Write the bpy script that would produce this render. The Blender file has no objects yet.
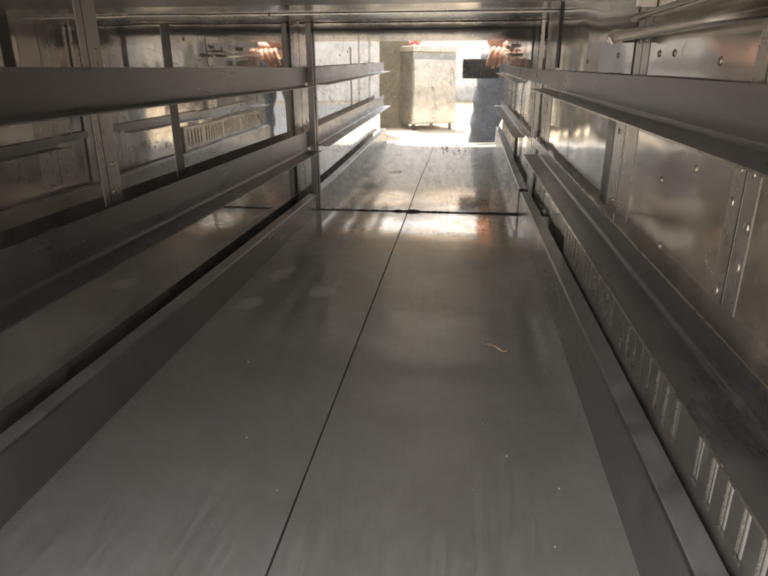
import bpy, bmesh, math, random
from mathutils import Vector, Matrix
random.seed(7)
scene = bpy.context.scene
COL = scene.collection
G = 0.75                                  # height of the lens above the ground (m)

# ---------------------------------------------------------------- helpers
def link(o): COL.objects.link(o); return o

def tag(o, label=None, cat=None, group=None, kind=None):
    if label: o['label'] = label
    if cat: o['category'] = cat
    if group: o['group'] = group
    if kind: o['kind'] = kind
    return o

def empty(name, loc, rz=0.0):
    o = link(bpy.data.objects.new(name, None)); o.location = loc; o.rotation_euler = (0, 0, rz)
    o.empty_display_size = 0.05
    return o

def world_of(o):
    m = Matrix.Identity(4)
    while o is not None:
        m = (Matrix.Translation(o.location) @ o.rotation_euler.to_matrix().to_4x4()) @ m
        o = o.parent
    return m

def build(name, bm, mat, parent=None, local=False, smooth=False, origin=None):
    """links a bmesh (world coordinates unless local) as ONE mesh object"""
    bmesh.ops.recalc_face_normals(bm, faces=bm.faces)
    me = bpy.data.meshes.new(name)
    if parent is not None and not local:
        bm.transform(world_of(parent).inverted())
    if origin is not None:
        bm.transform(Matrix.Translation(-Vector(origin)))
    bm.to_mesh(me); bm.free()
    for m in (mat if isinstance(mat, (list, tuple)) else [mat]): me.materials.append(m)
    if smooth:
        for p in me.polygons: p.use_smooth = True
    o = link(bpy.data.objects.new(name, me))
    if origin is not None: o.location = origin
    if parent is not None: o.parent = parent
    return o

def box(bm, x0, x1, y0, y1, z0, z1, bev=0.0, mi=0):
    vs = [bm.verts.new((x, y, z)) for x in (x0, x1) for y in (y0, y1) for z in (z0, z1)]
    fs = []
    for f in ((0, 1, 3, 2), (4, 6, 7, 5), (0, 4, 5, 1), (2, 3, 7, 6), (0, 2, 6, 4), (1, 5, 7, 3)):
        fs.append(bm.faces.new([vs[i] for i in f]))
    for f in fs: f.material_index = mi
    if bev:
        es = list({e for f in fs for e in f.edges})
        bmesh.ops.bevel(bm, geom=es, offset=bev, segments=2, affect='EDGES', profile=0.6)
    return vs

def prism_y(bm, prof, y0, y1, dz0=0.0, dz1=0.0, n=1):
    """closed (x, z) profile run along y; dz0/dz1 lift the ends"""
    rings = []
    for k in range(n + 1):
        t = k / n; y = y0 + (y1 - y0) * t; dz = dz0 + (dz1 - dz0) * t
        rings.append([bm.verts.new((x, y, z + dz)) for x, z in prof])
    m = len(prof)
    for a, b in zip(rings[:-1], rings[1:]):
        for i in range(m):
            bm.faces.new([a[i], a[(i + 1) % m], b[(i + 1) % m], b[i]])
    bm.faces.new(rings[0][::-1]); bm.faces.new(rings[-1])

def tube(bm, pts, r, seg=12, cap=True):
    pts = [Vector(p) for p in pts]
    rs = r if isinstance(r, (list, tuple)) else [r] * len(pts)
    rings = []
    up = Vector((0, 0, 1))
    for i, p in enumerate(pts):
        d = (pts[min(i + 1, len(pts) - 1)] - pts[max(i - 1, 0)]).normalized()
        a = d.cross(up)
        if a.length < 1e-4: a = d.cross(Vector((1, 0, 0)))
        a.normalize(); b = d.cross(a).normalized()
        rings.append([bm.verts.new(p + (a * math.cos(2 * math.pi * k / seg) + b * math.sin(2 * math.pi * k / seg)) * rs[i]) for k in range(seg)])
    for A, B in zip(rings[:-1], rings[1:]):
        for k in range(seg):
            bm.faces.new([A[k], A[(k + 1) % seg], B[(k + 1) % seg], B[k]])
    if cap:
        bm.faces.new(rings[0][::-1]); bm.faces.new(rings[-1])

def dome(bm, c, r, h, axis, seg=14):
    """a low rivet head bulging from c along axis"""
    ax = Vector(axis).normalized()
    a = ax.orthogonal().normalized(); b = ax.cross(a)
    prev = None
    for j in range(5):
        t = j / 4 * math.pi / 2
        rr, hh = r * math.cos(t), h * math.sin(t)
        if j == 4:
            top = bm.verts.new(Vector(c) + ax * h)
            for k in range(seg): bm.faces.new([prev[k], prev[(k + 1) % seg], top])
            break
        ring = [bm.verts.new(Vector(c) + ax * hh + (a * math.cos(2 * math.pi * k / seg) + b * math.sin(2 * math.pi * k / seg)) * rr) for k in range(seg)]
        if prev:
            for k in range(seg): bm.faces.new([prev[k], prev[(k + 1) % seg], ring[(k + 1) % seg], ring[k]])
        else:
            bm.faces.new(ring[::-1])
        prev = ring

# ---------------------------------------------------------------- materials
class NT:
    def __init__(self, name):
        self.m = bpy.data.materials.new(name); self.m.use_nodes = True
        self.t = self.m.node_tree; self.t.nodes.clear()
        self.out = self.t.nodes.new('ShaderNodeOutputMaterial')
    def n(self, typ, **k):
        o = self.t.nodes.new(typ)
        for a, v in k.items():
            if a.startswith('in_'):
                key = a[3:]
                o.inputs[int(key) if key.isdigit() else key.replace('_', ' ')].default_value = v
            else: setattr(o, a, v)
        return o
    def l(self, a, b): self.t.links.new(a, b)
    def coord(self, scale=(1, 1, 1), rot=(0, 0, 0), loc=(0, 0, 0)):
        tc = self.n('ShaderNodeTexCoord'); mp = self.n('ShaderNodeMapping')
        mp.inputs['Scale'].default_value = scale; mp.inputs['Rotation'].default_value = rot; mp.inputs['Location'].default_value = loc
        self.l(tc.outputs['Object'], mp.inputs['Vector']); return mp.outputs['Vector']
    def noise(self, vec, scale, detail=4.0, rough=0.55, dist=0.0):
        o = self.n('ShaderNodeTexNoise'); o.inputs['Scale'].default_value = scale; o.inputs['Detail'].default_value = detail
        o.inputs['Roughness'].default_value = rough; o.inputs['Distortion'].default_value = dist
        if vec is not None: self.l(vec, o.inputs['Vector'])
        return o.outputs['Fac']
    def ramp(self, fac, stops, interp='LINEAR'):
        r = self.n('ShaderNodeValToRGB'); r.color_ramp.interpolation = interp
        el = r.color_ramp.elements
        while len(el) < len(stops): el.new(0.5)
        for e, (p, c) in zip(el, stops):
            e.position = p; e.color = (c, c, c, 1) if isinstance(c, (int, float)) else (*c, 1)
        self.l(fac, r.inputs['Fac']); return r.outputs['Color']
    def math(self, op, a, b=None, clamp=False):
        o = self.n('ShaderNodeMath', operation=op); o.use_clamp = clamp
        for i, v in enumerate((a, b)):
            if v is None: continue
            if isinstance(v, (int, float)): o.inputs[i].default_value = v
            else: self.l(v, o.inputs[i])
        return o.outputs[0]
    def mix(self, fac, a, b):
        o = self.n('ShaderNodeMix', data_type='RGBA')
        if isinstance(fac, (int, float)): o.inputs[0].default_value = fac
        else: self.l(fac, o.inputs[0])
        for i, v in ((6, a), (7, b)):
            if isinstance(v, tuple): o.inputs[i].default_value = (*v, 1)
            else: self.l(v, o.inputs[i])
        return o.outputs[2]
    def bump(self, h, strength, dist=0.001, prev=None):
        b = self.n('ShaderNodeBump'); b.inputs['Strength'].default_value = strength; b.inputs['Distance'].default_value = dist
        self.l(h, b.inputs['Height'])
        if prev is not None: self.l(prev, b.inputs['Normal'])
        return b.outputs['Normal']
    def bsdf(self, base, rough, metal=1.0, normal=None, spec=0.5):
        p = self.n('ShaderNodeBsdfPrincipled'); p.inputs['Metallic'].default_value = metal
        p.inputs['Specular IOR Level'].default_value = spec
        if isinstance(base, tuple): p.inputs['Base Color'].default_value = (*base, 1)
        else: self.l(base, p.inputs['Base Color'])
        if isinstance(rough, (int, float)): p.inputs['Roughness'].default_value = rough
        else: self.l(rough, p.inputs['Roughness'])
        if normal is not None: self.l(normal, p.inputs['Normal'])
        return p.outputs[0]
    def done(self, sh): self.l(sh, self.out.inputs['Surface']); return self.m

def patch_mask(k, centre, half, soft, noise_scale=25, amp=0.5, coord=None):
    """1 inside an uneven patch (object coordinates), 0 outside: a stain with a shape of its own"""
    tc = k.n('ShaderNodeTexCoord'); s = k.n('ShaderNodeSeparateXYZ'); k.l(tc.outputs['Object'], s.inputs[0])
    d = None
    for ax in range(3):
        if half[ax] is None: continue
        v = k.math('DIVIDE', k.math('SUBTRACT', s.outputs[ax], centre[ax]), half[ax])
        v2 = k.math('MULTIPLY', v, v)
        d = v2 if d is None else k.math('ADD', d, v2)
    nz = k.noise(tc.outputs['Object'], noise_scale, 5, 0.6)
    d = k.math('ADD', d, k.math('MULTIPLY', k.math('SUBTRACT', nz, 0.5), amp * 4))
    r = k.n('ShaderNodeMapRange'); k.l(d, r.inputs[0])
    r.inputs[1].default_value = 1.0 + soft; r.inputs[2].default_value = 1.0 - soft
    r.inputs[3].default_value = 0.0; r.inputs[4].default_value = 1.0
    return r.outputs[0]

def steel(name, base=(.52, .50, .47), r0=.2, r1=.34, stretch=(1, 1, 1), nscale=60, brush=.04, wave=0.0, wscale=5, film=0.0, filmc=(.42, .38, .33), tint=.10):
    k = NT(name)
    co = k.coord(stretch); ob = k.coord()
    fine = k.noise(co, nscale, 5, .65)
    big = k.noise(ob, 7, 4, .6, .4)
    rough = k.ramp(k.math('ADD', k.math('MULTIPLY', fine, .4), k.math('MULTIPLY', big, .6)), [(.3, r0), (.7, r1)])
    dk = tuple(c * (1 - tint * 2.2) for c in base)
    col = k.mix(k.ramp(big, [(.35, 0), (.68, 1)]), dk, base)
    nm = None
    if wave: nm = k.bump(k.noise(ob, wscale, 1.5, .4), wave, .02)
    nm = k.bump(fine, brush, .001, nm)
    sh = k.bsdf(col, rough, 1.0, nm)
    if film:
        d = k.n('ShaderNodeBsdfDiffuse'); d.inputs['Color'].default_value = (*filmc, 1)
        m = k.n('ShaderNodeMixShader')
        sm = k.noise(ob, 26, 8, .72, .8)
        k.l(k.ramp(sm, [(.38, film * .35), (.62, film), (.75, film * 2.2)]), m.inputs[0])
        k.l(sh, m.inputs[1]); k.l(d.outputs[0], m.inputs[2]); sh = m.outputs[0]
    return k.done(sh)

def plain(name, col, rough=.6, metal=0.0, nscale=30, amp=.25, bump=.0, spec=.4):
    k = NT(name); ob = k.coord()
    nz = k.noise(ob, nscale, 6, .6)
    c = k.mix(k.ramp(nz, [(.3, 0), (.7, 1)]), tuple(v * (1 - amp) for v in col), tuple(min(1, v * (1 + amp * .6)) for v in col))
    nm = k.bump(nz, bump, .004) if bump else None
    return k.done(k.bsdf(c, rough, metal, nm, spec))

# polished back wall: grime film, fine scratches, sooty stain, dark residue
def back_wall_material():
    k = NT('scratched_mirror_steel')
    ob = k.coord()
    nm = k.bump(k.noise(ob, 3.5, 1.0, .4), .05, .02)
    big = k.noise(ob, 9, 5, .65, .5)
    rough = k.ramp(big, [(.35, .008), (.7, .030)])
    mirror = k.bsdf((.66, .645, .62), rough, 1.0, nm)
    d = k.n('ShaderNodeBsdfDiffuse'); d.inputs['Color'].default_value = (.50, .48, .45, 1)
    # scratches: thin iso-lines of distorted noise, patchy
    def scratch(scale, rot, loc, w):
        v = k.coord((scale * 1.0, 1, scale * .22), (0, rot, 0), loc)
        n1 = k.noise(v, 5, 2, .5, 1.4)
        return k.ramp(k.math('ABSOLUTE', k.math('SUBTRACT', n1, .5)), [(0, 1), (w, 0)])
    s = k.math('MAXIMUM', scratch(9, .5, (0, 0, 0), .006), scratch(14, -.9, (3, 1, 2), .005))
    s = k.math('MAXIMUM', s, scratch(6, 1.35, (7, 3, 1), .004))
    s = k.math('MULTIPLY', s, k.ramp(k.noise(ob, 6, 3, .5), [(.42, 0), (.62, 1)]))
    grime = k.ramp(k.noise(ob, 55, 8, .75, .6), [(.38, .10), (.56, .25), (.72, .55)])
    wipe = k.math('MULTIPLY', patch_mask(k, (-.03, 0, -.075 + G), (.17, None, .022), .7, 14, .35), .22)
    f = k.math('ADD', k.math('ADD', grime, k.math('MULTIPLY', s, .45)), wipe, True)
    m = k.n('ShaderNodeMixShader'); k.l(f, m.inputs[0]); k.l(mirror, m.inputs[1]); k.l(d.outputs[0], m.inputs[2])
    # sooty stain under the ceiling and black residue near the lower middle
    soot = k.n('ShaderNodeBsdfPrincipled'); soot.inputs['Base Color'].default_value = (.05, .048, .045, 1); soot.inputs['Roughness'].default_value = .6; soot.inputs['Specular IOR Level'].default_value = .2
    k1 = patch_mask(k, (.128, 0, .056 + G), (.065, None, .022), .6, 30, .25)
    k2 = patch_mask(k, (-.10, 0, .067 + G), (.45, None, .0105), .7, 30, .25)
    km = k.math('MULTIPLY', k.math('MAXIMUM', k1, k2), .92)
    tc = k.coord((1, 1, .35)); drip = k.ramp(k.noise(tc, 170, 6, .75, .3), [(.50, 0), (.60, 1)])
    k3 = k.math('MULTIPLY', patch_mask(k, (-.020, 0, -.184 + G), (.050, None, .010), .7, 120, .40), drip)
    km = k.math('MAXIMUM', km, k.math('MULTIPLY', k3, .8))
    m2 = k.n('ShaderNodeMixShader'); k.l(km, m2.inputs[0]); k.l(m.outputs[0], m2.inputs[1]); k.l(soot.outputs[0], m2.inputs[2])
    return k.done(m2.outputs[0])

def floor_material():
    k = NT('worn_floor_steel')
    ob = k.coord()
    brush = k.noise(k.coord((60, 3.2, 1)), 9, 5, .6)
    big = k.noise(ob, 5, 5, .62, .5)
    mott = k.noise(ob, 38, 6, .7, .3)
    rough = k.ramp(k.math('ADD', k.math('MULTIPLY', mott, .45), k.math('MULTIPLY', big, .55)), [(.32, .05), (.68, .115)])
    base = k.mix(k.ramp(big, [(.32, 0), (.68, 1)]), (.56, .54, .50), (.68, .66, .61))
    base = k.mix(k.ramp(mott, [(.45, 0), (.80, .35)]), base, (.34, .32, .28))
    green = k.ramp(k.noise(ob, 13, 3, .5), [(.55, 0), (.75, .35)])
    base = k.mix(green, base, (.38, .40, .34))
    # pale dried water marks
    wm = None
    for c, h in (((-.292, .93), (.016, .030)), ((-.205, .86), (.020, .024)), ((-.26, 1.10), (.03, .05)), ((-.30, .80), (.016, .026))):
        v = k.math('MULTIPLY', patch_mask(k, (c[0], c[1], 0), (h[0], h[1], None), .45, 45, .55), .50)
        wm = v if wm is None else k.math('MAXIMUM', wm, v)
    base = k.mix(wm, base, (.66, .64, .60))
    warm_glare = k.math('MULTIPLY', patch_mask(k, (-.05, 1.27, 0), (.24, .19, None), .7, 12, .5), k.ramp(k.noise(k.coord((.7, 1.5, 1), loc=(1, 4, 0)), 18, 6, .7, .8), [(.36, .10), (.60, 1)]))  # golden glare from outside, painted into the floor's base colour
    base = k.mix(warm_glare, base, (.80, .58, .35))
    nm = k.bump(k.noise(ob, 4, 2, .5), .06, .02)
    nm = k.bump(brush, .05, .001, nm)
    nm = k.bump(mott, .05, .001, nm)
    sharp = k.bsdf(base, rough, 1.0, nm)
    broad = k.bsdf(base, .42, 1.0, nm)                    # brushed grain scatters most of the light, the rest mirrors
    mm = k.n('ShaderNodeMixShader'); 
    glare_zone0 = k.math('MAXIMUM', patch_mask(k, (.02, 1.27, 0), (.13, .15, None), .5, 16, .35), patch_mask(k, (-.19, 1.26, 0), (.07, .09, None), .5, 16, .35))  # shinier patches put in where the outside glare falls
    k.l(k.math('SUBTRACT', k.ramp(big, [(.35, .50), (.65, .68)]), k.math('MULTIPLY', glare_zone0, .38), True), mm.inputs[0]); k.l(sharp, mm.inputs[1]); k.l(broad, mm.inputs[2])
    metal = mm.outputs[0]
    d = k.n('ShaderNodeBsdfDiffuse'); 
    fin = k.noise(k.coord((95, 9, 1)), 9, 7, .75, .2)
    speck = k.ramp(k.noise(k.coord((1, .55, 1)), 150, 3, .6, .5), [(.69, 0), (.75, 1)])
    speck = k.math('MULTIPLY', speck, k.ramp(k.noise(ob, 8, 3, .5), [(.45, 0), (.6, .8)]))
    hue = k.noise(k.coord((1, .8, 1), loc=(3, 1, 0)), 6, 3, .5, .6)
    dc = k.mix(k.ramp(hue, [(.36, 0), (.64, 1)]), (.262, .252, .242), (.268, .262, .240))
    dc = k.mix(k.ramp(fin, [(.30, .40), (.5, .10), (.70, 0)]), dc, (.20, .19, .17))
    dc = k.mix(k.ramp(fin, [(.54, 0), (.78, .36)]), dc, (.50, .46, .40))
    cloud = k.noise(k.coord((1, .7, 1), loc=(5, 2, 0)), 11, 6, .65, .8)
    dc = k.mix(k.ramp(cloud, [(.32, .5), (.55, .05), (.75, 0)]), dc, (.19, .175, .15))
    dc = k.mix(speck, dc, (.09, .07, .05))
    dc = k.mix(wm, dc, (.55, .53, .48))
    k.l(dc, d.inputs['Color'])
    # dust film with lengthwise scuffs
    scuff = k.noise(k.coord((22, 2.2, 1), (0, 0, .05)), 7, 7, .7, .3)
    fac = k.math('ADD', k.ramp(scuff, [(.30, .36), (.52, .48), (.75, .66)]), k.math('MULTIPLY', wm, .45), True)
    glare_zone = k.math('MAXIMUM', patch_mask(k, (.02, 1.27, 0), (.13, .15, None), .5, 16, .35), patch_mask(k, (-.19, 1.26, 0), (.07, .09, None), .5, 16, .35))  # same glare patches, here thinning the film
    fac = k.math('SUBTRACT', fac, k.math('MULTIPLY', k.math('MULTIPLY', glare_zone, k.ramp(k.noise(k.coord((.6, 1.6, 1)), 34, 7, .72, .6), [(.36, .25), (.62, 1)])), .26), True)
    m = k.n('ShaderNodeMixShader'); k.l(fac, m.inputs[0]); k.l(metal, m.inputs[1]); k.l(d.outputs[0], m.inputs[2])
    return k.done(m.outputs[0])

M_back = back_wall_material()
M_floor = floor_material()
M_left = steel('left_wall_steel', (.73, .72, .70), .006, .028, (1, 1, 1), 40, .004, .05, 4, film=.13)
M_right = steel('right_wall_steel', (.72, .705, .68), .07, .15, (1, 1, 1), 40, .01, .22, 7, film=.27, filmc=(.46, .41, .345))
M_ceil = steel('ceiling_steel', (.50, .485, .46), .13, .24, (3, 20, 1), 14, .04, .07, 6, film=.08)
M_ceil2 = steel('dull_ceiling_steel', (.46, .445, .42), .30, .42, (3, 20, 1), 14, .04, .07, 6, film=.2)
M_rail = steel('rail_steel', (.36, .36, .365), .24, .38, (8, .4, 8), 40, .05, 0, film=.11, filmc=(.24, .235, .23), tint=.05)
M_post = steel('post_steel', (.68, .66, .62), .22, .32, (2, 2, 1), 30, .01, .02, 10, film=.24, filmc=(.46, .44, .41), tint=.03)
M_lit_rail = steel('lit_rail_steel', (.44, .43, .42), .28, .4, (8, .4, 8), 40, .05, film=.45, filmc=(.30, .29, .28), tint=.05)  # paler rail steel, light put into the bottom rails by colour
M_dark = plain('dark_rubber', (.03, .03, .029), .5, amp=.3)
M_joint = steel('dark_joint_steel', (.20, .195, .185), .25, .4, (6, 6, .5), 40, .04, film=.3, filmc=(.08, .078, .072))
M_dpost = steel('dark_post_steel', (.16, .155, .145), .25, .4, (6, 6, .5), 40, .04)
M_vent = steel('vent_steel', (.46, .45, .42), .25, .4, (2, 8, 2), 40, .05, film=.2, filmc=(.24, .225, .205))
M_grout = plain('seam_dirt', (.05, .04, .03), .7, amp=.4)
M_vback = plain('pale_slot_backing', (.27, .26, .245), .5, amp=.15)  # pale tone stands in for a lit duct behind the slots
M_edge = steel('edge_highlight_steel', (.82, .78, .71), .22, .34, (6, 1, 6), 40, .03)  # brighter steel that paints the highlights on rail and slot edges
M_tube = steel('pipe_steel', (.58, .55, .50), .16, .28, (4, 4, 4), 40, .008)
M_bolt = steel('bolt_steel', (.60, .56, .50), .15, .3, (1, 1, 1), 300, .05, film=.3)
M_shell = steel('outer_shell_steel', (.60, .58, .55), .3, .45, (1, 20, 1), 40, .04)
M_caulk = plain('dirty_caulk', (.075, .06, .048), .6, nscale=120, amp=.5, bump=.6)

# ---------------------------------------------------------------- camera
cam = bpy.data.cameras.new('camera'); camo = link(bpy.data.objects.new('camera', cam))
f = 612.0
R = ((0.99218732, 0.03993974, -0.11819114), (0.12470938, -0.34371123, 0.93075784), (-0.00344939, -0.93822567, -0.34600678))
# columns of R: image right, image down, forward
mat = Matrix(((R[0][0], -R[0][1], -R[0][2]), (R[1][0], -R[1][1], -R[1][2]), (R[2][0], -R[2][1], -R[2][2]))).to_4x4()
camo.matrix_world = Matrix.Translation((0, 0, G)) @ mat
cam.sensor_fit = 'HORIZONTAL'; cam.sensor_width = 36.0; cam.lens = 36.0 * f / 768.0
cam.clip_start = 0.005; cam.clip_end = 500
scene.camera = camo

# ---------------------------------------------------------------- the steel cabinet (x right, y into it, z above lens + G)
XL, XR, YF, YB, ZF, ZC = -.366, .161, .05, 1.41, -.33 + G, .086 + G
cab = tag(empty('steel_cabinet', (-.1, .75, 0)), 'open polished steel food cabinet seen from inside, with angled tray rails on both sides', 'cabinet')
SX = -.122                                              # seam between the two floor sheets
for x0, x1 in ((XL + .001, SX - .0007), (SX + .0007, XR - .001)):
    bm = bmesh.new(); box(bm, x0, x1, YF, YB - .004, ZF - .003, ZF, .0008)
    build('floor_panel', bm, M_floor, cab, origin=None)
bm = bmesh.new(); box(bm, XL, XR, YF, YB, ZF - .016, ZF - .0035); build('sub_floor', bm, M_grout, cab)
bm = bmesh.new(); box(bm, XL, XR, YB, YB + .004, ZF - .016, ZC + .02)
bk = build('back_wall', bm, M_back, cab)
# object coordinates of the material patches are written in world metres: give the wall a world-like origin
def world_origin(o):
    off = -(world_of(o.parent).translation)
    o.data.transform(Matrix.Translation(-off)); o.location = off
for o in list(cab.children): world_origin(o)

bm = bmesh.new(); box(bm, XL - .004, XL, YF, YB + .004, ZF - .016, ZC + .02); build('left_wall', bm, M_left, cab)
# right wall: two panels with a dark rubber joint strip between
YJ0, YJ1 = .6535, .6605
for y0, y1 in ((YF, YJ0 + .002), (YJ1 - .002, YB + .004)):
    bm = bmesh.new(); box(bm, XR, XR + .004, y0, y1, ZF - .016, ZC + .02, .0008); build('right_wall', bm, M_right, cab)
bm = bmesh.new(); box(bm, XR - .0006, XR + .003, YJ0, YJ1, -.03 + G, ZC, .0003); build('joint_strip', bm, M_dark, cab)
bm = bmesh.new(); box(bm, XR - .0012, XR + .002, .697, .728, -.150 + G, -.031 + G, .0003); build('joint_strip', bm, M_joint, cab)
bm = bmesh.new(); box(bm, XL - .003, XL + .0006, .757, .780, -.140 + G, .045 + G, .0003); build('joint_strip', bm, M_joint, cab)

# ceiling: sheet, a lower front sheet, a folded strip against the back wall
bm = bmesh.new(); box(bm, XL, XR, .99, 1.215, ZC, ZC + .003); build('ceiling_panel', bm, M_ceil, cab)
bm = bmesh.new(); box(bm, XL, XR, YF, 1.0, ZC - .004, ZC - .001, .0008); build('ceiling_panel', bm, M_ceil2, cab)
bm = bmesh.new(); box(bm, XL + .001, XR - .001, 1.205, 1.4065, ZC - .0045, ZC - .0005, .001); build('ceiling_strip', bm, M_post, cab)
bm = bmesh.new(); box(bm, XL, XR, YF, YB, ZC + .0045, ZC + .02); build('ceiling_core', bm, M_dark, cab)

# posts: folded strips riveted flat on the side walls
def strip(side, y0, y1, z0=-.30, bolts=(), seam=None, z1=ZC - .001 - G):
    s = XR if side > 0 else XL
    inn = -side
    bm = bmesh.new()
    x = sorted((s - .0003 * inn, s + .0006 * inn))
    box(bm, x[0], x[1], y0, y1, z0 + G, z1 + G, .0002)
    bm.normal_update()
    for fc in bm.faces:
        if abs(fc.normal.x) < .5: fc.material_index = 1  # edge faces toned dark to offset the light they catch
    o = build('post', bm, [M_post, M_joint], cab)
    if seam is not None:                                 # dark line where the two folded halves meet
        bm = bmesh.new(); x = sorted((s, s + .0008 * inn)); box(bm, x[0], x[1], seam - .0009, seam + .0009, z0 + .001 + G, z1 - .001 + G)
        build('seam', bm, M_joint, o)
    for y, z in bolts:
        bm = bmesh.new(); dome(bm, (s + .0005 * inn, y, z + G), .0030, .0013, (inn, 0, 0)); build('bolt', bm, M_bolt, o, smooth=True)
    return o
strip(1, .606, .6525, -.03, [(.641, .018), (.618, .018)], seam=.629)
strip(1, .606, .696, -.147, [(.676, -.068), (.670, -.138), (.642, -.138)], seam=.652, z1=-.031)
strip(1, .353, .388, -.1405, [(.379, -.058), (.3625, -.0585), (.383, -.079), (.358, -.088), (.381, -.134), (.359, -.112)], seam=.3705)
strip(1, 1.21, 1.34, -.26, [(1.27, -.08), (1.27, -.24)], seam=1.275)
bm = bmesh.new(); box(bm, XR - .0012, XR + .002, 1.165, 1.195, -.01 + G, ZC, .0003); build('joint_strip', bm, M_dark, cab)
strip(-1, .586, .621, -.140, [(.611, .012), (.611, -.100), (.606, -.128)], seam=.597)
strip(-1, .318, .372, -.14, [(.357, -.06), (.334, -.06)], seam=.346)
strip(-1, 1.345, 1.408, -.30, [(1.37, -.01), (1.37, -.13)])
# dark square corner post at the back left
bm = bmesh.new(); box(bm, -.3455, -.3335, 1.392, 1.406, ZF, ZC - .005, .0012); build('corner_post', bm, M_dpost, cab)
bm = bmesh.new(); box(bm, .1505, .158, 1.385, 1.404, ZF, ZC - .005, .001); build('corner_post', bm, M_post, cab)

# tray rails: bent angle, upright plate towards the wall, shelf towards the middle
def rail(side, xp, xt, ztop, zsh, y0, y1, y1s, tilt=0.0, t=.0013, r=.004):
    """xp plate face, xt shelf tip, y1 plate end, y1s shelf end"""
    inn = -side
    def arc(cx, cz, rad, a0, a1, n=5):
        return [(cx + rad * math.cos(a0 + (a1 - a0) * i / n), cz + rad * math.sin(a0 + (a1 - a0) * i / n)) for i in range(n + 1)]
    # profile for a rail whose shelf runs to -x (right side); mirrored for the left
    def P(u, z): return (xp + inn * u, z)
    inner = [(0, ztop)] + [(r - r * math.cos(a), zsh + r - r * math.sin(a)) for a in [i / 5 * math.pi / 2 for i in range(6)]] + [(abs(xt - xp), zsh)]
    outer = [(abs(xt - xp), zsh - t)] + [(r - (r + t) * math.sin(a), zsh + r - (r + t) * math.cos(a)) for a in [i / 5 * math.pi / 2 for i in range(6)]] + [(-t, ztop)]
    prof = [P(u, z + G) for u, z in inner + outer]
    bm = bmesh.new()
    prism_y(bm, prof, y0, y1s, -tilt * (y0 - .7), -tilt * (y1s - .7), 6)
    if y1 > y1s + .001:                                  # plate runs on past the notched shelf
        pl = [P(0, ztop + G), P(0, zsh + .006 + G), P(-t, zsh + .006 + G), P(-t, ztop + G)]
        prism_y(bm, pl, y1s + .0002, y1, -tilt * (y1s - .7), -tilt * (y1 - .7))
    o = build('tray_rail', bm, M_rail, cab)
    # hooks that hang the rail on the posts
    return o
def highlight_strip(o, x0, x1, z0, z1, y0, y1, tilt):
    bm = bmesh.new(); prism_y(bm, [(x0, z0 + G), (x1, z0 + G), (x1, z1 + G), (x0, z1 + G)], y0, y1, -tilt * (y0 - .7), -tilt * (y1 - .7))
    build('edge_highlight', bm, M_edge, o)  # thin bright strip, a highlight painted along the rail edge
RAIL_Y0 = .07
# left: mid and top
o = rail(-1, -.345, -.313, -.1365, -.178, RAIL_Y0, 1.39, 1.368, .011)
o = rail(-1, -.345, -.313, -.0045, -.0415, RAIL_Y0, 1.39, 1.365, .0085)
# right: mid and top
o = rail(1, .150, .121, -.1500, -.1710, RAIL_Y0, 1.385, 1.262, .003)
highlight_strip(o, .1203, .1209, -.1722, -.1708, RAIL_Y0, 1.26, .003)
highlight_strip(o, .1499, .1513, -.1499, -.1493, RAIL_Y0, 1.38, .003)
o = rail(1, .150, .121, -.0125, -.0445, RAIL_Y0, 1.385, 1.225, .004)
highlight_strip(o, .1203, .1209, -.0457, -.0443, RAIL_Y0, 1.223, .004)
# bottom channels: face, ledge and a turned-down hem
def channel(side, xf, xb, ztop, tilt):
    t = .0014; inn = -side; w = abs(xb - xf); r = .003
    P = lambda u, z: (xf + side * u, z + G)
    prof = [(0, -.3298), (0, ztop - r)] + [(r - r * math.cos(a), ztop - r + r * math.sin(a)) for a in [i / 4 * math.pi / 2 for i in range(5)]] + \
           [(w, ztop), (w, ztop - .008), (w - t, ztop - .008), (w - t, ztop - t), (r, ztop - t), (t, ztop - r), (t, -.3298)]
    bm = bmesh.new()
    rings = []
    for kk in range(7):
        y = RAIL_Y0 + (1.392 - RAIL_Y0) * kk / 6
        rings.append([bm.verts.new((P(u, z)[0], y, P(u, z)[1] + (-tilt * (y - .7) if z > -.32 else 0))) for u, z in prof])
    m = len(prof)
    for a, b in zip(rings[:-1], rings[1:]):
        for i in range(m): bm.faces.new([a[i], a[(i + 1) % m], b[(i + 1) % m], b[i]])
    bm.faces.new(rings[0][::-1]); bm.faces.new(rings[-1])
    bm.normal_update(); bmesh.ops.recalc_face_normals(bm, faces=bm.faces)
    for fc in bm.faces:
        if fc.normal.z > .9 or fc.normal.x * side > .7 or fc.normal.z < -.7: fc.material_index = 1  # top, wall-side and underside faces lightened by colour against the shade
    return build('bottom_rail', bm, [M_rail, M_lit_rail], cab)
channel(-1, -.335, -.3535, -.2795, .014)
o = channel(1, .132, .152, -.2655, .012)

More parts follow.
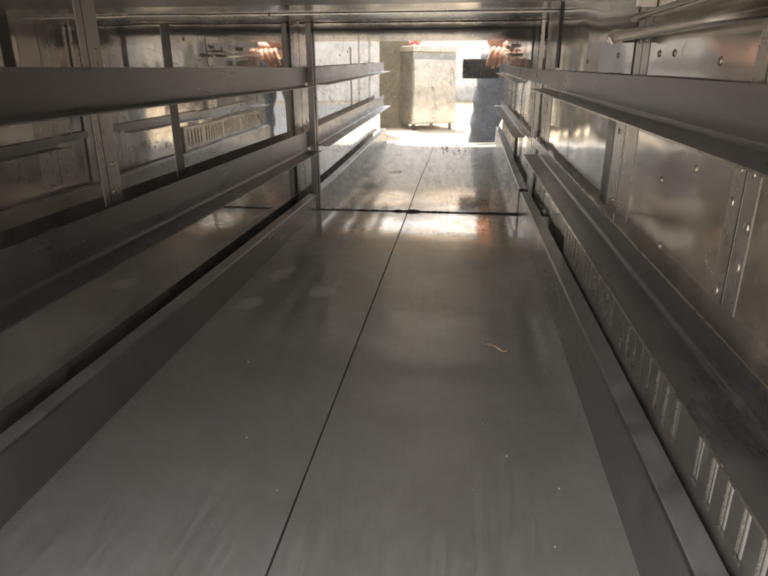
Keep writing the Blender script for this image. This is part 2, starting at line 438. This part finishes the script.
# slotted vent sheet low on the right wall, its row of slots in groups
def vent(xp, t, y0, y1, z0, z1, s0, s1, pitch, slotw):
    ys = []
    y = y0 + .03; c = 0
    while y < y1 - .02:
        c += 1
        if c % 9 != 0: ys.append(y)
        y += pitch
    bm = bmesh.new()
    cuts = [y0] + [v for s in ys for v in (s - slotw / 2, s + slotw / 2)] + [y1]
    zs = [z0, s0, s1, z1]
    for i in range(len(cuts) - 1):
        hole = i % 2 == 1
        for j in range(3):
            if hole and j == 1: continue
            vs = [bm.verts.new((xp, y, z + G)) for y, z in ((cuts[i], zs[j]), (cuts[i + 1], zs[j]), (cuts[i + 1], zs[j + 1]), (cuts[i], zs[j + 1]))]
            bm.faces.new(vs)
    bmesh.ops.remove_doubles(bm, verts=bm.verts, dist=1e-5)
    g = bmesh.ops.extrude_face_region(bm, geom=list(bm.faces))
    bmesh.ops.translate(bm, vec=(t, 0, 0), verts=[v for v in g['geom'] if isinstance(v, bmesh.types.BMVert)])
    bm.normal_update()
    for fc in bm.faces:
        if abs(fc.normal.y) > .5: fc.material_index = 1  # slot walls in the brighter steel, their glint put into the colour
    return build('vent_panel', bm, [M_vent, M_edge], cab)
bm = bmesh.new(); box(bm, .1577, .1590, .16, .90, -.30 + G, -.192 + G); build('vent_backing', bm, M_vback, cab)  # plate added so the slots look lit from behind
vent(.1545, .0022, .16, .90, -.30, -.192, -.253, -.2015, .0222, .0085)

# pipes along the top right
def pipe(name, a, b, r, seg=16, mat=M_tube):
    bm = bmesh.new(); tube(bm, [(a[0], a[1], a[2] + G), (b[0], b[1], b[2] + G)], r, seg); return build(name, bm, mat, cab, smooth=False)
def autosmooth(o):
    for p in o.data.polygons: p.use_smooth = len(p.vertices) == 4
p1 = pipe('pipe', (.140, .08, .0255), (.140, .640, .0215), .0046); autosmooth(p1)
for y, r in ((.640, .0072), (.652, .0060)):
    bm = bmesh.new(); tube(bm, [(.140, y, .0215 + G), (.140, y + .009, .0214 + G)], r, 6 if r > .007 else 16); build('pipe_nut', bm, M_bolt, p1)
bm = bmesh.new(); tube(bm, [(.140, .661, .0213 + G), (.140, .667, .0213 + G), (.144, .672, .021 + G), (.1605, .674, .021 + G)], .0038, 12); e_ = build('pipe_elbow', bm, M_tube, p1); autosmooth(e_)
p2 = pipe('pipe', (.148, .08, .043), (.148, .62, .036), .0032); autosmooth(p2)
for y in (.60, .30):
    bm = bmesh.new(); box(bm, .143, .1605, y, y + .008, .044 + G, .056 + G, .0008); build('pipe_clip', bm, M_post, p2)

# rivets on the right wall above the top rail and on the panels
for y, z in ((.575, .006), (.535, .006), (.665 + .06, .006), (.90, .0), (.44, .0), (.52, -.09), (.50, -.14), (.45, -.07)):
    bm = bmesh.new(); dome(bm, (XR - .0002, y, z + G), .0030, .0014, (-1, 0, 0)); build('rivet', bm, M_bolt, cab, smooth=True)
for y, z in ((.95, .02), (1.1, -.09), (.82, .03)):
    bm = bmesh.new(); dome(bm, (XL + .0002, y, z + G), .0030, .0014, (1, 0, 0)); build('rivet', bm, M_bolt, cab, smooth=True)

# dirty caulk line where floor meets back wall, with lumps at the seam
bm = bmesh.new()
pts = []; rr = []
n = 90
for i in range(n + 1):
    x = XL + .004 + (XR - XL - .008) * i / n
    lump = .0042 * math.exp(-((x + .110) / .013) ** 2) + .003 * math.exp(-((x + .145) / .008) ** 2) + .0015 * math.exp(-((x - .10) / .05) ** 2)
    pts.append((x, YB - .0045 + random.uniform(-.0008, .0008), ZF + .0006 + random.uniform(-.0004, .0006)))
    rr.append(.0006 + random.random() * .0005 + lump * .85 * random.uniform(.7, 1.1))
tube(bm, pts, rr, 8); build('caulk_line', bm, M_caulk, cab, smooth=True)

# bead of dirt where the back wall meets the ceiling
bm = bmesh.new()
tube(bm, [(XL + .003 + (XR - XL - .006) * i / 50, YB - .001, ZC - .0052 + random.uniform(-.0003, .0003)) for i in range(51)], [random.uniform(.0011, .0019) for i in range(51)], 8)
build('dirt_bead', bm, M_caulk, cab, smooth=True)

# outer body
bm = bmesh.new()
OX0, OX1, OT = -.42, .215, 1.30
box(bm, OX0, XL - .004, YF, YB + .05, .10, OT, .002)
box(bm, XR + .004, OX1, YF, YB + .05, .10, OT, .002)
box(bm, XL - .0035, XR + .0035, YB + .0045, YB + .0495, .1005, OT - .0005)
box(bm, XL - .0035, XR + .0035, YF + .001, YB + .004, ZC + .0205, ZC + .06, .001)
box(bm, XL - .0035, XR + .0035, YF + .003, YB + .004, ZC + .062, OT - .001, .002)
box(bm, XL - .0035, XR + .0035, YF + .001, YB + .004, .1005, ZF - .0165, .001)
build('outer_shell', bm, M_shell, cab)
for x in (OX0 + .05, OX1 - .05):
    for y in (.12, 1.36):
        bm = bmesh.new(); tube(bm, [(x, y, .0), (x, y, .012), (x, y, .0121), (x, y, .1)], [.028, .028, .016, .016], 14); build('foot', bm, M_dark, cab)

# ---------------------------------------------------------------- loose bits on the floor
M_shred = plain('dry_shred', (.62, .42, .26), .6, nscale=200, amp=.4)
M_crumb = plain('pale_crumb', (.75, .70, .62), .6, nscale=400, amp=.2)
def on_floor(o): return o
bm = bmesh.new()
P0 = [(.0405, .6995), (.045, .699), (.0485, .6955), (.052, .690), (.0555, .6845), (.058, .682), (.061, .6818), (.0635, .6826)]
W = [.0006, .0013, .0012, .0020, .0022, .0008, .0011, .0005]
Hh = [.0012, .0006, .0012, .0022, .0016, .0008, .0012, .0018]
rows = []
for (x, y), w, h in zip(P0, W, Hh):
    rows.append([bm.verts.new((x - w * .6, y - w, ZF + h)), bm.verts.new((x + w * .3, y, ZF + h + .0008)), bm.verts.new((x + w * .6, y + w, ZF + h * .8)),
                 bm.verts.new((x + w * .3, y, ZF + h - .0005))])
for a, b in zip(rows[:-1], rows[1:]):
    for i in range(4): bm.faces.new([a[i], a[(i + 1) % 4], b[(i + 1) % 4], b[i]])
bm.faces.new(rows[0]); bm.faces.new(rows[-1][::-1])
tag(build('dry_shred', bm, M_shred, None, smooth=True, origin=(.052, .69, ZF)), 'curled pale orange shred lying on the grey floor right of the seam', 'food scrap')
spots = [(.078, .3638), (.0768, .7184), (.082, .5923), (.035, .705), (.041, .715), (.038, .70), (.066, .665), (.030, .52), (-.02, .60), (.10, .55), (-.19, .47), (-.14, .40), (.05, .47), (.09, .43), (-.24, .62), (.02, .42)]
first = None
for i, (x, y) in enumerate(spots):
    if first is None:
        bm = bmesh.new(); bmesh.ops.create_icosphere(bm, subdivisions=1, radius=.0009)
        for v in bm.verts: v.co *= random.uniform(.7, 1.25); v.co.z *= .6
        o = build('crumb', bm, M_crumb, None, local=True); first = o
    else:
        o = first.copy(); link(o)
    s = random.uniform(.45, .95); o.scale = (s, s * random.uniform(.8, 1.6), s)
    o.rotation_euler = (0, 0, random.uniform(0, 6)); o.location = (x, y, ZF + .0004 * s)
    tag(o, 'tiny pale crumb on the grey steel floor', 'crumb', 'crumbs scattered on the cabinet floor')

# ---------------------------------------------------------------- outside the open front, seen in the mirrors
def ground_material():
    k = NT('yard_concrete'); ob = k.coord()
    n1 = k.noise(ob, .8, 5, .6, .3); n2 = k.noise(ob, 14, 7, .7); n3 = k.noise(ob, 160, 3, .6)
    c = k.mix(k.ramp(n1, [(.3, 0), (.7, 1)]), (.46, .375, .265), (.56, .47, .35))
    c = k.mix(k.ramp(n2, [(.45, 0), (.7, .6)]), c, (.30, .25, .20))
    nm = k.bump(n3, .4, .004)
    return k.done(k.bsdf(c, .85, 0, nm, .3))
M_ground = ground_material()
bm = bmesh.new(); S = 60
vs = [bm.verts.new(p) for p in ((-S, -S, 0), (S, -S, 0), (S, S, 0), (-S, S, 0))]; bm.faces.new(vs)
tag(build('ground', bm, M_ground), kind='structure')
M_asph = plain('dark_asphalt', (.075, .082, .095), .8, nscale=90, amp=.35, bump=.4)
bm = bmesh.new(); box(bm, 1.1, 30, -9.6, 14, -.02, .006); tag(build('driveway', bm, M_asph), 'dark blue grey asphalt drive beside the yard', kind='structure')

M_near_ground = plain('darker_grey_ground', (.17, .16, .145), .8, nscale=20, amp=.35, bump=.4)  # ground near the cabinet, darker than the rest of the yard
bm = bmesh.new(); box(bm, -2.4, 1.09, -3.1, 4, -.02, .004); tag(build('near_ground', bm, M_near_ground), 'darker grey ground in front of the open cabinet', kind='structure')
M_wall = plain('whitewash', (.86, .83, .78), .85, nscale=6, amp=.12, bump=.5)
def yard_wall(name, x0, x1, y0, y1, h, label):
    t = empty(name, ((x0 + x1) / 2, (y0 + y1) / 2, 0)); tag(t, label, 'wall')
    bm = bmesh.new(); box(bm, x0, x1, y0, y1, -.1, h, .01); build('wall_face', bm, M_wall, t)
    bm = bmesh.new(); box(bm, x0 - .04, x1 + .04, y0 - .04, y1 + .04, h + .002, h + .08, .008); build('coping', bm, M_wall, t)
yard_wall('yard_wall', -16, 16, -11.3, -11.0, 3.2, 'long whitewashed yard wall far behind the photographer')
yard_wall('yard_wall', 12.0, 12.3, -10.9, 10, 3.2, 'whitewashed side wall beyond the dark drive')
yard_wall('yard_wall', -7.3, -7.0, -10.9, 10, 3.2, 'whitewashed side wall beyond the pale yard')

# second steel cabinet out in the yard
M_box = steel('yard_cabinet_steel', (.72, .68, .60), .35, .5, (6, 6, .6), 12, .04, .03, 5, film=.35, filmc=(.62, .56, .46))
M_boxs = steel('yard_cabinet_shaded', (.45, .43, .40), .3, .45, (1, 1, 1), 12, .04, film=.2)  # darker copy of the door steel, shade put into its colour
bx = empty('steel_counter_cabinet', (-.51, -4.95, 0), math.radians(-27)); tag(bx, 'waist high steel cabinet on short feet, standing on sunlit ground', 'cabinet')
bx.scale = (1.2, 1.15, 1.0)
bm = bmesh.new(); box(bm, -.21, .25, -.30, .26, .07, .86, .006); build('body', bm, M_boxs, bx, local=True)
bm = bmesh.new(); box(bm, -.205, .245, .262, .285, .09, .78, .004); dr = build('door', bm, M_box, bx, local=True)
bm = bmesh.new(); tube(bm, [(.20, .29, .5), (.20, .315, .5), (.20, .315, .68), (.20, .29, .68)], .007, 10); build('handle', bm, M_bolt, dr, local=True)
bm = bmesh.new(); box(bm, -.22, .26, -.31, .29, .862, .92, .006); build('top', bm, M_box, bx, local=True)
for x in (-.17, .21):
    for y in (-.25, .22):
        bm = bmesh.new(); tube(bm, [(x, y, 0), (x, y, .07)], .018, 10); build('foot', bm, M_dark, bx, local=True)
M_red = plain('red_rubber', (.55, .10, .07), .45, nscale=40, amp=.2)
bm = bmesh.new()
tube(bm, [Vector((-.60 + .06 * math.cos(a), -4.85 + .05 * math.sin(a), .93 + .035 + .02 * math.sin(2 * a))) for a in [i / 20 * 5.4 for i in range(21)]], .016, 10)
tag(build('rubber_hose', bm, M_red, smooth=True, origin=(-.60, -4.85, .925)), 'short curl of red rubber hose on the yard cabinet', 'hose')
# leaning plywood sheet behind
M_ply = plain('old_plywood', (.23, .20, .135), .7, nscale=9, amp=.25)
t = empty('plywood_sheet', (-.95, -4.9, 0), math.radians(-10)); tag(t, 'olive brown plywood sheet standing behind the yard cabinet', 'board')
bm = bmesh.new(); box(bm, -.28, .30, -.012, .012, .0, 1.05, .003); build('board', bm, M_ply, t, local=True)
bm = bmesh.new(); box(bm, -.26, -.20, -.30, -.0135, .0, .06, .003); build('prop', bm, M_ply, t, local=True)
bm = bmesh.new(); box(bm, .22, .28, -.30, -.0135, .0, .06, .003); build('prop', bm, M_ply, t, local=True)

M_grey = steel('dark_grey_enamel', (.20, .21, .23), .35, .5, (1, 1, 1), 12, .03, film=.5, filmc=(.07, .075, .085))
t = empty('storage_cabinet', (-1.53, -4.2, 0), math.radians(12)); tag(t, 'tall dark grey storage cabinet standing outside on the left', 'cabinet')
bm = bmesh.new(); box(bm, -.55, .55, -.25, .22, .05, 1.75, .006); build('body', bm, M_grey, t, local=True)
for x0, x1, hx_ in ((-.545, -.002, -.06), (.002, .545, .05)):
    bm = bmesh.new(); box(bm, x0, x1, .222, .240, .08, 1.73, .004); d_ = build('door', bm, M_grey, t, local=True)
    bm = bmesh.new(); box(bm, hx_ - .008, hx_ + .008, .2405, .262, .85, 1.0, .003); build('handle', bm, M_bolt, d_, local=True)
bm = bmesh.new(); box(bm, -.53, .53, -.23, .19, .0, .049, .003); build('plinth', bm, M_dark, t, local=True)

# ---------------------------------------------------------------- the photographer
def skin(name, verts, edges, radii, root, mat, parent=None, sub=2, extra=None):
    me = bpy.data.meshes.new(name + '_net'); me.from_pydata([Vector(v) for v in verts], edges, []); me.update()
    o = link(bpy.data.objects.new(name + '_net', me))
    mod = o.modifiers.new('skin', 'SKIN'); mod.use_smooth_shade = True; mod.branch_smoothing = .6
    for i, d in enumerate(me.skin_vertices[0].data):
        r = radii[i]; d.radius = (r, r) if isinstance(r, (int, float)) else r
        d.use_root = (i in root)
    sm = o.modifiers.new('sub', 'SUBSURF'); sm.levels = sub; sm.render_levels = sub
    dg = bpy.context.evaluated_depsgraph_get(); dg.update()
    nm = bpy.data.meshes.new_from_object(o.evaluated_get(dg))
    bpy.data.objects.remove(o, do_unlink=True)
    bm = bmesh.new(); bm.from_mesh(nm); bpy.data.meshes.remove(nm)
    if extra: extra(bm)
    return bm

class Net:
    def __init__(s): s.v = []; s.e = []; s.r = []
    def add(s, p, r, frm=None):
        s.v.append(p); s.r.append(r); i = len(s.v) - 1
        if frm is not None: s.e.append((frm, i))
        return i
    def chain(s, pts, frm):
        for p, r in pts: frm = s.add(p, r, frm)
        return frm

M_skin = plain('skin', (.55, .30, .21), .5, nscale=60, amp=.12)
M_shirt = plain('salmon_cotton', (.50, .25, .18), .8, nscale=80, amp=.2, bump=.3)
M_jean = plain('grey_denim', (.105, .118, .14), .85, nscale=120, amp=.35, bump=.4)
M_shoe = plain('worn_shoe_leather', (.06, .05, .045), .6)
M_hair = plain('dark_hair', (.02, .016, .013), .5, nscale=150, amp=.5, bump=.6)
M_eye = plain('eye_white', (.75, .73, .70), .3, amp=.05)
M_phone = plain('phone_case', (.045, .048, .055), .35, nscale=200, amp=.2)
M_glass = plain('lens_glass', (.01, .01, .014), .08)

per = tag(empty('person', (.26, -.50, 0)), 'person in salmon shirt and grey jeans reflected in back wall, holding up a phone', 'person')
b = Net()
pel = b.add((.24, -.50, .86), (.13, .115))
sp1 = b.add((.24, -.50, .98), .125, pel); sp2 = b.add((.24, -.47, 1.14), .130, sp1); ch = b.add((.24, -.43, 1.27), .125, sp2)
nk = b.add((.24, -.39, 1.375), .058, ch); nk2 = b.add((.24, -.36, 1.44), .056, nk)
hd = b.add((.24, -.33, 1.52), (.082, .092), nk2); hd2 = b.add((.24, -.315, 1.60), (.075, .085), hd)
# right arm to the phone
sr = b.add((.405, -.43, 1.29), .062, ch); b.chain([((.455, -.40, 1.15), .048), ((.46, -.345, 1.02), .042), ((.37, -.235, .945), .036), ((.262, -.13, .868), .027), ((.215, -.085, .845), .026)], sr)
wr = len(b.v) - 1
# left arm hangs forward a little
sl = b.add((.075, -.43, 1.29), .062, ch)
sl = b.chain([((.055, -.50, 1.15), .048), ((.055, -.48, 1.03), .042), ((.12, -.33, 1.06), .034), ((.185, -.255, 1.11), .026)], sl); wl = len(b.v) - 1
# legs
for sx, kx, fx in ((.155, .105, .09), (.33, .345, .36)):
    b.chain([((sx, -.49, .74), .09), ((kx, -.47, .46), .062), ((fx, -.52, .26), .055), ((fx, -.55, .09), .040), ((fx, -.47, .045), .038), ((fx, -.40, .035), .03)], pel)
bm = skin('body', b.v, b.e, b.r, {pel}, M_skin)

def hand(base, fingers, thumb, palm):
    """palm and five separate fingers grown from the wrist"""
    h = Net(); w = h.add(base, (.021, .016)); p = h.add(palm, (.032, .015), w)
    parts = [skin('hand', h.v, h.e, h.r, {0}, M_skin)]
    for pts in fingers + [thumb]:
        n = Net(); a = n.add(pts[0], .0098); n.chain([(q, r) for q, r in zip(pts[1:], (.0096, .0092, .0080))], a)
        parts.append(skin('finger', n.v, n.e, n.r, {0}, M_skin))
    return parts
def join(bm, parts):
    for q in parts:
        me = bpy.data.meshes.new('t'); q.to_mesh(me); q.free(); bm.from_mesh(me); bpy.data.meshes.remove(me)
gz = G
# right hand: comes from above, four fingers down over the back of the phone (towards the wall), thumb behind
fing = []
for i, (fx, ln) in enumerate(((.084, .064), (.104, .072), (.124, .068), (.143, .054))):
    x0 = fx + .022
    fing.append([(x0 + .006, -.022, gz + .055), (x0 - .002, .012, gz + .046 - .002 * i), (fx + .008, .020, gz + .046 - ln * .55), (fx + .003, .0075, gz + .046 - ln)])
thumb = [(.135, -.045, gz + .055), (.112, -.040, gz + .03), (.098, -.026, gz + .006), (.092, -.021, gz - .010)]
join(bm, hand((.215, -.085, .845), fing, thumb, (.155, -.03, gz + .062)))
# left hand, relaxed
lf = [[(.225 + .004 * i, -.225, 1.165 - .017 * i), (.245 + .004 * i, -.210, 1.182 - .018 * i), (.262, -.214, 1.196 - .019 * i), (.270, -.228, 1.203 - .019 * i)] for i in range(4)]
join(bm, hand((.185, -.255, 1.11), lf, [(.195, -.235, 1.15), (.20, -.222, 1.18), (.208, -.215, 1.205), (.214, -.214, 1.222)], (.215, -.235, 1.135)))
# face: nose, ears, lips, brow
def blob(c, r, s):
    m = bmesh.new(); bmesh.ops.create_icosphere(m, subdivisions=2, radius=r)
    for v in m.verts: v.co = Vector((v.co.x * s[0], v.co.y * s[1], v.co.z * s[2])) + Vector(c)
    return m
hx, hy, hz = .24, -.325, 1.555
join(bm, [blob((hx, hy + .094, hz - .012), .017, (.8, 1.1, 1.5)), blob((hx - .083, hy - .005, hz - .005), .02, (.5, .8, 1.5)), blob((hx + .083, hy - .005, hz - .005), .02, (.5, .8, 1.5)),
          blob((hx, hy + .080, hz - .052), .017, (1.5, .7, .45)), blob((hx, hy + .062, hz - .080), .028, (1.1, .8, .8))])
build('body', bm, M_skin, per, smooth=True)
for s in (-1, 1):
    build('eye', blob((hx + s * .030, hy + .078, hz + .012), .012, (1.2, .7, .8)), M_eye, per, smooth=True)
bm = blob((hx, hy - .012, hz + .035), .100, (.93, 1.03, .86))
for v in list(bm.verts):
    if v.co.z < hz + .03 and v.co.y > hy + .02: v.co.y = hy + .02
    v.co += Vector((random.uniform(-.003, .003), random.uniform(-.003, .003), random.uniform(-.003, .003)))
build('hair', bm, M_hair, per, smooth=True)
# shirt: torso and short sleeves over the body
s = Net(); a = s.add((.24, -.495, .775), (.185, .145)); s1 = s.add((.24, -.50, .93), (.165, .140), a); s2 = s.add((.24, -.47, 1.13), (.165, .142), s1); s3 = s.add((.24, -.43, 1.28), (.150, .120), s2); s.add((.24, -.40, 1.345), .075, s3)
q = s.add((.40, -.43, 1.29), .075, s3); s.chain([((.455, -.40, 1.16), .066), ((.462, -.37, 1.09), .062)], q)
q = s.add((.08, -.43, 1.29), .075, s3); s.chain([((.055, -.497, 1.16), .066), ((.055, -.49, 1.09), .062)], q)
bm = skin('shirt', s.v, s.e, s.r, {0}, M_shirt); build('shirt', bm, M_shirt, per, smooth=True)
# trousers
s = Net(); a = s.add((.24, -.50, .88), (.155, .125))
for sx, kx, fx in ((.155, .105, .09), (.33, .345, .36)):
    s.chain([((sx, -.49, .73), .100), ((kx, -.468, .47), .078), ((fx, -.515, .27), .072), ((fx, -.548, .085), .066)], a)
bm = skin('trousers', s.v, s.e, s.r, {0}, M_jean)
for v in bm.verts:
    v.co += v.normal * (.006 * math.sin(v.co.z * 55 + v.co.x * 30 + math.sin(v.co.y * 40)))
build('trousers', bm, M_jean, per, smooth=True)
for fx in (.09, .36):
    s = Net(); a = s.add((fx, -.565, .045), .044); s.chain([((fx, -.50, .046), .045), ((fx, -.42, .038), .040), ((fx, -.36, .034), .032)], a)
    bm = skin('shoe', s.v, s.e, s.r, {0}, M_shoe)
    for v in bm.verts: v.co.z = max(v.co.z, .002)
    build('shoe', bm, M_shoe, per, smooth=True)

# phone, its back towards the cabinet; the lens stands at the camera
ph = tag(empty('mobile_phone', (.07, -.008, G - .026)), 'black mobile phone held sideways in the hand, mirrored in the back wall', 'phone')
bm = bmesh.new(); box(bm, -.012, .138, -.0165, -.0075, G - .066, G + .014, .0035); build('case', bm, M_phone, ph)
for x, z in ((-.0, .002), (.0, -.016)):
    bm = bmesh.new(); tube(bm, [(x, -.0076, z + G), (x, -.0062, z + G)], .0055, 18); build('lens', bm, M_glass, ph)
bm = bmesh.new(); box(bm, -.006, .132, -.0182, -.0167, G - .061, G + .009, .0006); build('screen', bm, M_glass, ph)

# ---------------------------------------------------------------- light
EL, AZ = math.radians(67), math.radians(207)           # sun stands high in front of the open cabinet, behind the photographer
sd = Vector((math.sin(AZ) * math.cos(EL), math.cos(AZ) * math.cos(EL), math.sin(EL)))
sun = bpy.data.lights.new('sun', 'SUN'); sun.energy = 3.6; sun.angle = math.radians(.5); sun.color = (1, .92, .81)
so = link(bpy.data.objects.new('sun', sun)); so.rotation_euler = sd.to_track_quat('Z', 'Y').to_euler(); so.location = (0, 0, 8)
w = bpy.data.worlds.new('World'); scene.world = w; w.use_nodes = True
nt = w.node_tree; bg = nt.nodes['Background']
sky = nt.nodes.new('ShaderNodeTexSky'); sky.sky_type = 'NISHITA'; sky.sun_disc = False
sky.sun_elevation = EL; sky.sun_rotation = AZ; sky.air_density = 1.0; sky.dust_density = 2.0
hs = nt.nodes.new('ShaderNodeHueSaturation'); hs.inputs['Saturation'].default_value = .35
nt.links.new(sky.outputs[0], hs.inputs['Color']); nt.links.new(hs.outputs[0], bg.inputs['Color']); bg.inputs['Strength'].default_value = .14

scene.view_settings.view_transform = 'Standard'; scene.view_settings.look = 'None'
scene.view_settings.exposure = 2.9; scene.view_settings.gamma = 1.0
scene.render.engine = 'CYCLES'
c = scene.cycles
c.max_bounces = 20; c.glossy_bounces = 18; c.diffuse_bounces = 5; c.transmission_bounces = 4
c.caustics_reflective = True; c.sample_clamp_indirect = 8.0; c.blur_glossy = 0.0
c.use_denoising = True
try: c.denoiser = 'OPENIMAGEDENOISE'
except Exception: pass
